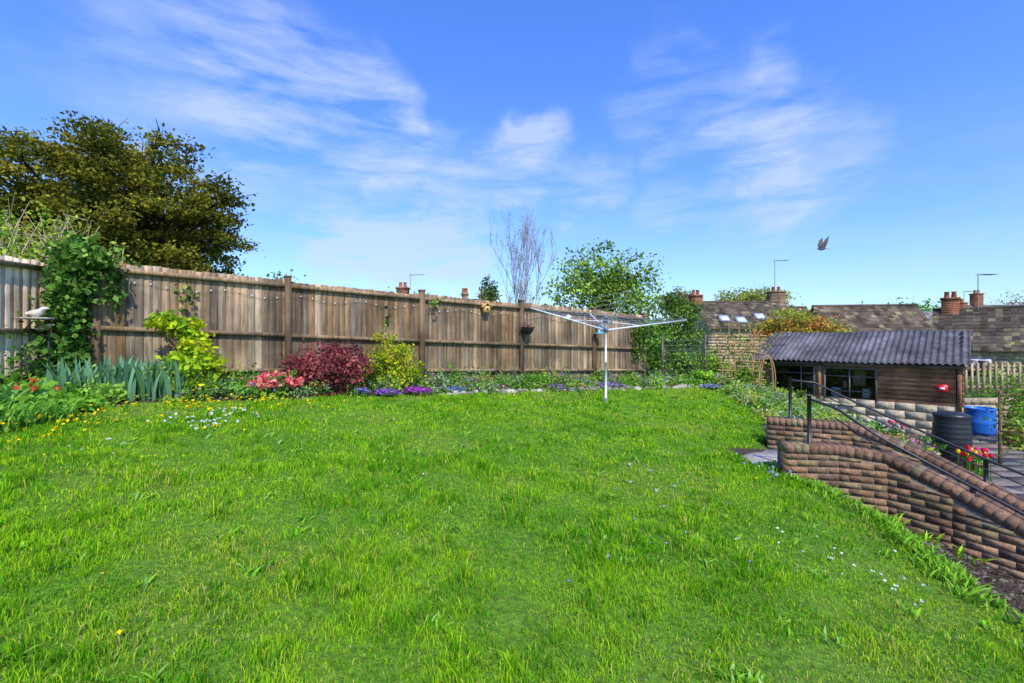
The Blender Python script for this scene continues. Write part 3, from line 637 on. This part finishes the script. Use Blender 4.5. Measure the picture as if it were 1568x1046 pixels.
for k in range(170):
    b=np.array([rs.uniform(-6.3,-5.05),rs.uniform(2.5,6.3)]); z=float(ground(*b)); hh=rs.uniform(.08,.26); n=80
    P=np.array([b[0],b[1],z+hh*.5])+rs.normal(size=(n,3))*[.11,.11,hh*.4]; P[:,2]=np.maximum(P[:,2],z)
    parts.append(leafarr(P,rs.uniform(.06,.13),pick([[(.10,.25,.02),(.15,.32,.03),(.22,.36,.05)][rs.integers(3)]],n,rs,.3),0,.55,rs))
for k in range(9):
    P=np.array([-5.55+rs.normal()*.2,4.9+rs.normal()*.3,0]); P[2]=float(ground(P[0],P[1]))+.33; fparts.append(leafarr(P+rs.normal(size=(6,3))*.015,.05,pick([(.8,.14,.06)],6,rs,.2,1),0,.9,rs))
join('left_bed_plants',parts,M_leaf); join('tulip_flowers',fparts,M_petal)
P=[];C=[];n=0
def addfl(cx,cy,sx,sy,num,col,hz=.06):
    x=cx+rs.normal(size=num)*sx;y=cy+rs.normal(size=num)*sy; k=(y>1.9)&inlawn(x,y); x=x[k];y=y[k]
    z=ground(x,y)+hz*rs.uniform(.6,1.2,len(x)); P.append(np.stack([x,y,z],1)); C.append(np.tile(col,(len(x),1)))
YE=(.95,.72,.01);WH=(.85,.85,.82);BL=(.40,.40,.75)
addfl(-4.0,5.9,.45,.3,70,YE,.1); addfl(-4.65,4.9,.2,.6,70,YE,.1); addfl(-3.4,6.5,.5,.15,40,YE,.1); addfl(-3.9,4.7,.7,.9,26,YE,.07); addfl(-.9,7.2,.25,.25,6,YE); addfl(2,5,2,3,8,YE); addfl(-2.5,3,.8,.8,5,YE)
addfl(-3.6,5.3,.22,.18,36,WH); addfl(-3.5,5.8,.15,.12,20,WH); addfl(-3.7,3.8,.3,.3,6,WH); addfl(2.5,3.1,.25,.3,20,WH,.04); addfl(0,4.5,3,1.5,10,WH,.04); addfl(1.0,4.4,.5,.7,10,(.55,.5,.6),.04);addfl(.9,3.4,.4,.4,6,BL,.04);addfl(2.9,5.2,.12,.3,16,BL,.06)
P=np.concatenate(P);C=np.concatenate(C); P5=np.repeat(P,4,axis=0)+rs.normal(size=(len(P)*4,3))*[.005,.005,.002]
join('lawn_flowers',[leafarr(P5,.018+.014*(P5[:,1]>4.2),np.repeat(C,4,axis=0),1.0,.9,rs)],M_petal)
pts=[];
for k in range(170):
    x=rs.uniform(-5,3);y=rs.uniform(1.6,9)
    if inlawn(x,y): pts.append((x,y))
strap('lawn_weeds',pts,.055,.018,[(.14,.34,.02),(.2,.40,.03),(.2,.36,.08)],6,12,.07,arch=1.5)
pts=[(float(xe(y))+.04+rs.normal()*.08,y) for y in rs.uniform(1.8,5.6,130)]
strap('edge_weeds',pts,.10,.016,[(.15,.33,.02),(.20,.38,.03),(.12,.26,.02)],7,14,.09,arch=1.1)
strap('edge_weeds',[(3.75,4.15),(3.6,4.4),(3.95,4.0),(3.4,5.0)],.12,.022,[(.24,.42,.02)],9,16,.12,arch=1.1)
mb=MB()
for t in np.linspace(.42,1.12,55):
    b=FA+(FB-FA)*t+FN*(1.0+rs.normal()*.06); r=rs.uniform(.035,.10)
    mb.blob([b[0],b[1],float(ground(*b))+r*.2],(r*1.3,r,r*.7),np.array([.38,.35,.27])*rs.uniform(.5,1.2),8,.18)
mb.obj('border_stones',M_stone)
# rockery between lawn and patio
parts=[];fparts=[];mb=MB()
for k in range(800):
    y=rs.uniform(5.9,14.5); dd=rs.uniform(.0,3.3); x=float(xe(y))+dd; z=float(ground(x,y))
    yf=np.interp(x,[p[0] for p in FW],[p[1] for p in FW],left=6.9)
    if y<yf+.22 or z<-1.25: continue
    r=rs.uniform(.08,.2);hh=rs.uniform(.08,.32); n=60
    P=np.array([x,y,z+hh*.5])+rs.normal(size=(n,3))*[r*.6,r*.6,hh*.45]
    parts.append(leafarr(P,rs.uniform(.05,.09),pick([[(.10,.25,.02),(.18,.33,.04),(.11,.18,.06),(.22,.34,.1),(.28,.32,.05)][rs.integers(5)]],n,rs,.3),0,.6,rs))
    if rs.random()<.35:
        fc=[(.82,.82,.78),(.75,.6,.1),(.5,.46,.8),(.7,.28,.38),(.8,.75,.6)][rs.integers(5)]; n=rs.integers(8,24)
        P=np.array([x,y,z+hh])+rs.normal(size=(n,3))*[r*.7,r*.7,.03]; fparts.append(leafarr(P,.035,pick([fc],n,rs,.15,1.0),0,1,rs))
    if rs.random()<.2: mb.blob([x,y,z],(.14,.11,.09),np.array([.4,.37,.3])*rs.uniform(.6,1.1),8,.12)
join('rockery_plants',parts,M_leaf);join('rockery_flowers',fparts,M_petal);mb.obj('rockery_stones',M_stone)
mb=MB();rs2=np.random.default_rng(2)
for k in range(16):
    x=9.15+rs2.normal()*.25;y=9.0+rs2.normal()*.15;z=-1.28;h=rs2.uniform(.45,.65)
    mb.tube([(x,y,z),(x,y,z+h)],.008,(.1,.25,.03),5); mb.lathe((x,y,z+h),[(.01,0),(.035,.03),(.035,.06),(.02,.09)],[(.8,.02,.05),(.8,.05,.3),(.85,.6,.03)][k%3],8)
mb.obj('tulip_plants',M_petal)
strap('edge_weeds',[(9.15,9.0),(9.35,9.1),(8.95,9.0)],.35,.04,[(.1,.28,.03)],12,12,.15)
DG=[(.08,.19,.02),(.13,.27,.03),(.18,.33,.04),(.06,.13,.02)]
for i,(x,y,r,c) in enumerate([(5.2,13.9,(.45,.4,.5),DG),(6.6,15,(.75,.5,.9),LG),(8.3,16,(.8,.6,.8),DG),(9.95,17,(.8,.6,1.1),LG),(5.35,12.9,(.3,.3,.25),[(.18,.38,.03),(.26,.45,.04)]),(6.9,13.6,(.35,.3,.4),LG),(6.05,12.6,(.4,.3,.15),DG),(12.8,20,(1.0,.6,1.25),LG),(6.8,17,(.9,.6,1.35),DG),(5.3,15.5,(.6,.4,.95),DG),(4.5,14.3,(.5,.4,1.0),DG),(9.3,18.5,(1.0,.6,1.2),DG),(11.2,18.5,(.9,.6,1.3),DG),(7.6,14.6,(.45,.4,.5),LG),(4.2,15.5,(.7,.5,1.1),LG),(14.5,21.5,(1.2,.6,1.1),DG),(7.9,13.0,(.35,.3,.25),LG),(19.2,18.2,(1.2,.8,.8),DG)]):
    bush('garden_shrub',(x,y,float(ground(x,y))),r,int(2600*r[0]*r[2])+700,.09,c,100+i,shell=.3)
mb=MB()
for i in range(9): mb.tube([(4.4+i*.14,13.25,.3),(4.4+i*.14,13.25,1.62)],.010,(.05,.05,.05),5)
for i in range(9): mb.tube([(4.35,13.24,.4+i*.14),(5.6,13.24,.4+i*.14)],.010,(.05,.05,.05),5)
mb.box([4.36,13.25,.95],[.03,0,0],[0,.03,0],[0,0,.75],(.1,.08,.06)); mb.box([5.6,13.25,.95],[.03,0,0],[0,.03,0],[0,0,.75],(.1,.08,.06))
mb.obj('garden_trellis',M_metal)
mb=MB();rs2=np.random.default_rng(6)
wcx=(.42,.25,.11)
for i in range(7):
    x=6.15+i*.22+rs2.normal()*.03; mb.tube([(x,13.6,-.4),(x+rs2.normal()*.05,13.6,.7),(x+rs2.normal()*.07,13.6,1.85+.15*rs2.normal())],[.024,.02,.014],wcx,6)
for i in range(7): mb.tube([(6.1,13.57,.1+i*.26+rs2.normal()*.03),(6.8,13.57,.12+i*.26+rs2.normal()*.04),(7.55,13.57,.1+i*.26+rs2.normal()*.03)],.016,wcx,6)
mb.tube([(6.1,13.55,.2),(6.9,13.5,1.3),(7.4,13.5,1.9)],.015,wcx,6); mb.tube([(7.6,13.5,-.5),(7.0,13.5,.7),(6.2,13.5,1.7)],.015,wcx,6)
for k in range(2): mb.tube([(7.35+.35*math.cos(a)*(.5+.2*k)+.1,13.35,.35+.75*math.sin(a)) for a in np.linspace(-.5,math.pi+.6,14)],.016,wcx,6)
mb.obj('woven_wood_trellis',M_bark)
ivy('climbing_plant',np.concatenate([np.array([5.0,13.2,.9])+rs.normal(size=(260,3))*[.35,.06,.4],np.array([6.8,13.65,1.3])+rs.normal(size=(300,3))*[.45,.06,.4]]),.08,7,LG)
mb=MB()
for x in (11.0,11.75): mb.box([x,10.3,-.5],[.025,0,0],[0,.025,0],[0,0,.9],(.26,.16,.09))
for z_ in (-.9,-.5,-.1,.3): mb.box([11.375,10.27,z_],[.4,0,0],[0,.012,0],[0,0,.02],(.32,.2,.1))
tr=mb.obj('trellis',M_wood)
rs2=np.random.default_rng(9); P=np.array([11.42,10.3,-.15])+rs2.normal(size=(1100,3))*[.24,.14,.45]; P=P[(P[:,2]>-1.25)]
lv=ivy('leaves',P,.07,8,LG); group('clematis_plant',[tr,lv],(11.4,10.3,-1.3))
# ---------------------------------------------------------------- rotary airer
px_,py_=1.82,8.87; pz=float(ground(px_,py_)); al=(.66,.67,.70)
mb=MB(); mb.tube([(px_,py_,pz-.05),(px_,py_,1.1)],.024,(.75,.76,.77)); mb.tube([(px_,py_,1.1),(px_,py_,1.96)],.019,(.75,.76,.77)); mb.lathe((px_,py_,1.94),[(0,0),(.035,0),(.035,.05),(.02,.07),(0,.07)],(.15,.18,.25),12)
mb.lathe((px_,py_,1.68),[(.02,0),(.055,.01),(.055,.07),(.02,.08)],(.12,.16,.28),12); mb.lathe((px_,py_,1.86),[(.02,0),(.05,.01),(.05,.05),(.02,.06)],(.12,.16,.28),12); mb.lathe((px_,py_,pz),[(.04,0),(.04,.08),(.025,.1)],(.2,.2,.2),12)
pole=mb.obj('pole',M_metal,True)
tips=[np.array(t) for t in[(.38,9.15,2.17),(1.93,7.5,2.32),(3.27,8.6,1.90),(1.75,10.25,2.12)]]; H=np.array([px_,py_,1.72])
mb=MB()
for t in tips:
    mb.tube([H,t],[.018,.015],al); up=np.array([px_,py_,1.89]); mb.tube([up,H+(t-H)*.45],.009,al,6); mb.lathe(t-[0,0,.02],[(0,0),(.02,0),(.02,.04),(0,.04)],(.3,.3,.32),8)
arms=mb.obj('arms',M_metal,True)
mb=MB()
for k in range(6):
    f=.36+.125*k; T=[H+(t-H)*f+np.array([0,0,.02]) for t in tips]
    for i in range(4):
        a,b=T[i],T[(i+1)%4]; m_=(a+b)/2-np.array([0,0,.03*f]); mb.tube([a,m_,b],.0036,(.36,.37,.40),4)
lines=mb.obj('washing_lines',M_metal)
mb=MB(); mb.box([1.15,9.35,1.99],[.06,0,0],[0,.02,0],[0,0,.04],(.8,.8,.8)); mb.box([1.15,9.35,2.04],[.02,0,0],[0,.01,0],[0,0,.02],(.6,.6,.6)); pg=mb.obj('peg_holder',M_plas)
group('rotary_clothes_airer',[pole,arms,lines,pg],(px_,py_,pz))
# ---------------------------------------------------------------- fence ornaments
def fp(t,d,z): b=FA+(FB-FA)*t+FN*d; return np.array([b[0],b[1],z])
mb=MB(); c=fp(.64,.2,1.66); mb.lathe(c,[(0,0),(.08,.015),(.13,.08),(.15,.16),(.155,.17),(.14,.17),(0,.15)],(.02,.018,.02),14)
for a in(0,2.1,4.2): mb.tube([c+[.14*math.cos(a),.14*math.sin(a),.17],c+[0,0,.42]],.004,(.05,.05,.05),4)
mb.tube([fp(.64,.06,2.15),fp(.64,.2,2.12),c+[0,0,.42]],.007,(.03,.03,.03),5)
hb=mb.obj('basket',M_plas,True); lv=join('trailing_plant',[leafarr(c+[0,0,.2]+rs.normal(size=(120,3))*[.08,.08,.05],.05,pick([(.12,.15,.05),(.35,.1,.15)],120,rs))],M_leaf); group('hanging_basket',[hb,lv],tuple(c))
mb=MB(); c=fp(.55,.1,2.2); u3=np.array([*FU,0]); n3=np.array([*FN,0])
mb.box(c,u3*.07,n3*.06,[0,0,.07],(.55,.34,.13))
for s in(-1,1): mb.box(c+[0,0,.1]+u3*s*.045,u3*.065-np.array([0,0,.055*s]),n3*.08,[0,0,.008],(.6,.38,.12))
mb.tube([c+n3*.055,c+n3*.075],.022,(.03,.02,.02)); mb.obj('bird_nest_box',M_woodh)
mb=MB(); c=fp(.835,.2,1.72); mb.lathe(c,[(0,0),(.05,.0),(.05,.02),(.03,.04),(.03,.2),(.05,.22),(0,.26)],(.1,.5,.6),10); mb.lathe(c-[0,0,.03],[(0,0),(.12,.0),(.13,.03),(.0,.03)],(.15,.5,.6),14); mb.tube([c+[0,0,.25],fp(.835,.06,2.1)],.005,(.1,.1,.1),4); mb.obj('bird_feeder',M_plas,True)
mb=MB()
prev=None
for i in range(60):
    t=.02+i*.0162; z=(2.64-.41*t)-.30+.04*math.sin(i*1.1)
    q=fp(t,.03,z); mb.blob(q,(.011,.011,.016),(.8,.8,.82),6,0)
    if prev is not None: mb.tube([prev,(prev+q)/2-[0,0,.02],q],.0025,(.1,.12,.1),4)
    prev=q
mb.obj('fence_fairy_lights',M_plas)
mb=MB(); mb.box([-6.18,5.95,1.80],[.16,0,0],[0,.13,0],[0,0,.012],(.5,.45,.38)); mb.box([-6.3,5.95,1.7],[.05,0,.05],[0,.012,0],[.01,0,.012],(.3,.2,.12))
o1=mb.obj('shelf',M_wood); mb=MB(); wcl=(.68,.62,.54)
mb.tube([(-6.33,5.95,1.86),(-6.26,5.95,1.87),(-6.18,5.95,1.87),(-6.12,5.95,1.9),(-6.09,5.95,1.93),(-6.05,5.95,1.93),(-6.02,5.95,1.925)],[.012,.035,.05,.038,.026,.02,.004],wcl); mb.tube([(-6.17,5.95,1.84),(-6.17,5.95,1.81)],.012,wcl)
mb.tube([(-6.27,6.02,1.66),(-6.2,6.02,1.68),(-6.12,6.02,1.69),(-6.07,6.02,1.72),(-6.03,6.02,1.72)],[.01,.03,.04,.025,.008],(.5,.42,.3))
group('bird_ornament',[o1,mb.obj('bird_figure',M_stone,True)],(-6.2,5.95,1.8))
mb=MB(); mb.tube([(-6.16,6.08,.7),(-6.16,6.08,2.2)],.018,(.04,.05,.05)); mb.obj('black_pole',M_metal)
# ---------------------------------------------------------------- bird in flight (wings swept up, body level)
B0=np.array([13.55,20.,5.55]); bm=MB(); g=(.10,.10,.11)
ax=np.array([-.93,-.3,-.10]);ax/=np.linalg.norm(ax); sdv=np.cross(ax,[0,0,1]);sdv/=np.linalg.norm(sdv); upv=np.cross(sdv,ax)
prof=[(-.26,.012),(-.16,.035),(-.05,.062),(.05,.065),(.12,.05),(.17,.032),(.21,.034),(.24,.024),(.27,.006)]
bm.tube([B0+ax*a+upv*(.015 if a>.16 else 0) for a,_ in prof],[r for _,r in prof],g)
bm.add([B0-ax*.2-sdv*.02,B0-ax*.2+sdv*.02,B0-ax*.42+sdv*.09,B0-ax*.45,B0-ax*.42-sdv*.09],[(0,1,2,3,4)],(.08,.08,.09))
for s in(-1,1):
    o=sdv*s
    P=[B0+ax*.12+o*.04,B0+ax*.10+o*.10+upv*.18,B0-ax*.06+o*.14+upv*.38,B0-ax*.30+o*.15+upv*.52,B0-ax*.25+o*.12+upv*.30,B0-ax*.20+o*.08+upv*.14,B0-ax*.14+o*.04]
    bm.add(P+[p+upv*.006+o*.006 for p in P],[(0,1,5,6),(1,2,4,5),(2,3,4),(13,12,8,7),(12,11,9,8),(11,10,9)],(.12,.115,.12))
bm.obj('flying_pigeon',M_bark,True)
# ---------------------------------------------------------------- light, sky, camera
el,az=math.radians(48),math.radians(163)
sd=Vector((math.sin(az)*math.cos(el),math.cos(az)*math.cos(el),math.sin(el)))
L=bpy.data.lights.new('sun','SUN'); L.energy=4.5; L.angle=math.radians(.5); L.color=(1,.93,.78)
lo=link(bpy.data.objects.new('sun',L)); lo.rotation_euler=sd.to_track_quat('Z','Y').to_euler()
w=bpy.data.worlds.new("World"); scene.world=w; w.use_nodes=True; nt=w.node_tree; N=nt.nodes; K=nt.links
bg=N['Background']; bg.inputs['Strength'].default_value=.15
sk=N.new('ShaderNodeTexSky'); sk.sky_type='NISHITA'; sk.sun_disc=False; sk.sun_elevation=el; sk.sun_rotation=az; sk.air_density=1.0; sk.dust_density=.5; sk.ozone_density=2.0
tc=N.new('ShaderNodeTexCoord'); D=tc.outputs['Generated']
def vm(op,a,b=None,s=None):
    n=N.new('ShaderNodeVectorMath'); n.operation=op
    for i,q in((0,a),(1,b)):
        if q is None: continue
        if isinstance(q,(tuple,list)): n.inputs[i].default_value=q
        else: K.new(q,n.inputs[i])
    if s is not None:
        if isinstance(s,(int,float)): n.inputs['Scale'].default_value=s
        else: K.new(s,n.inputs['Scale'])
    return n
def mt(op,a,b=None):
    n=N.new('ShaderNodeMath'); n.operation=op
    for i,q in((0,a),(1,b)):
        if q is None: continue
        if isinstance(q,(int,float)): n.inputs[i].default_value=q
        else: K.new(q,n.inputs[i])
    return n.outputs[0]
def noise(vec,sc,det,rough=.6,dist=0):
    n=N.new('ShaderNodeTexNoise'); n.inputs['Scale'].default_value=sc; n.inputs['Detail'].default_value=det; n.inputs['Roughness'].default_value=rough; n.inputs['Distortion'].default_value=dist; K.new(vec,n.inputs['Vector']); return n
nw=noise(D,6.5,3); wv=vm('SUBTRACT',nw.outputs['Color'],(.5,.5,.5)); wv=vm('SCALE',wv.outputs[0],s=.22); DW=vm('ADD',D,wv.outputs[0]).outputs[0]; DW=vm('NORMALIZE',DW).outputs[0]
# (compass bearing, elevation, angular radius, density) of each bank of thin cloud
clouds=[(-34,24,.12,.45),(-25,25,.10,.5),(-17,23.5,.075,.8),(-10,20.5,.06,.55),(-7,17.5,.045,.5),(.3,20.3,.055,.75),(3.2,22.6,.05,.7),(9.2,18,.045,.55),(20,25.5,.08,.4),(28,23.5,.07,.5),(33,18.5,.07,.5),(28,16,.055,.45),(-22,10.6,.05,.85),(-17,10.9,.06,1.0),(-11,11,.05,.95),(-5.5,10.8,.045,.75),(-22,14,.04,.4),(19,14.5,.05,.4)]
tot=None
for (az_,el_,r,a) in clouds:
    A_,E_=math.radians(az_),math.radians(el_); v=(math.sin(A_)*math.cos(E_),math.cos(A_)*math.cos(E_),math.sin(E_))
    dt=vm('DOT_PRODUCT',DW,v).outputs['Value']
    mr=N.new('ShaderNodeMapRange'); mr.interpolation_type='SMOOTHERSTEP'; mr.inputs['From Min'].default_value=math.cos(r*2.0); mr.inputs['From Max'].default_value=1; mr.inputs['To Max'].default_value=a
    K.new(dt,mr.inputs['Value']); tot=mr.outputs['Result'] if tot is None else mt('ADD',tot,mr.outputs['Result'])
mp=N.new('ShaderNodeMapping'); mp.inputs['Rotation'].default_value=(0,math.radians(16),0); mp.inputs['Scale'].default_value=(1,1,4.2); K.new(D,mp.inputs['Vector'])
n1=noise(mp.outputs[0],5,6,.58,.3)
mrn=N.new('ShaderNodeMapRange'); mrn.inputs['From Min'].default_value=.36; mrn.inputs['From Max'].default_value=.70; K.new(n1.outputs['Fac'],mrn.inputs['Value'])
cf=mt('MULTIPLY',mt('MINIMUM',tot,.9),mrn.outputs['Result'])
sep=N.new('ShaderNodeSeparateXYZ'); K.new(D,sep.inputs[0])
hv=N.new('ShaderNodeMapRange'); hv.inputs['From Min'].default_value=.02; hv.inputs['From Max'].default_value=.40; hv.inputs['To Min'].default_value=.36; hv.inputs['To Max'].default_value=0; K.new(sep.outputs['Z'],hv.inputs['Value'])
cf=mt('MINIMUM',mt('ADD',cf,mt('MULTIPLY',hv.outputs['Result'],mrn.outputs['Result'])),.68)
gz=N.new('ShaderNodeMapRange'); gz.inputs['From Min'].default_value=0; gz.inputs['From Max'].default_value=.5; K.new(sep.outputs['Z'],gz.inputs['Value'])
tg=N.new('ShaderNodeMixRGB'); K.new(gz.outputs['Result'],tg.inputs[0]); tg.inputs[1].default_value=(.92,1.12,1.28,1); tg.inputs[2].default_value=(.76,1.22,2.25,1)
tint=N.new('ShaderNodeMixRGB'); tint.blend_type='MULTIPLY'; tint.inputs[0].default_value=1; K.new(sk.outputs[0],tint.inputs[1]); K.new(tg.outputs[0],tint.inputs[2])
mx=N.new('ShaderNodeMixRGB'); K.new(cf,mx.inputs[0]); K.new(tint.outputs[0],mx.inputs[1]); mx.inputs[2].default_value=(4.4,5.2,6.6,1)
K.new(mx.outputs[0],bg.inputs['Color'])
cam=bpy.data.cameras.new('camera'); cam.lens=16.07; cam.sensor_width=36; cam.clip_end=3000; cam.clip_start=.05
co=link(bpy.data.objects.new('camera',cam)); co.location=(0,0,1.5); co.rotation_euler=(math.radians(90),0,0); scene.camera=co
scene.view_settings.view_transform='Standard'; scene.view_settings.look='None'; scene.view_settings.exposure=0
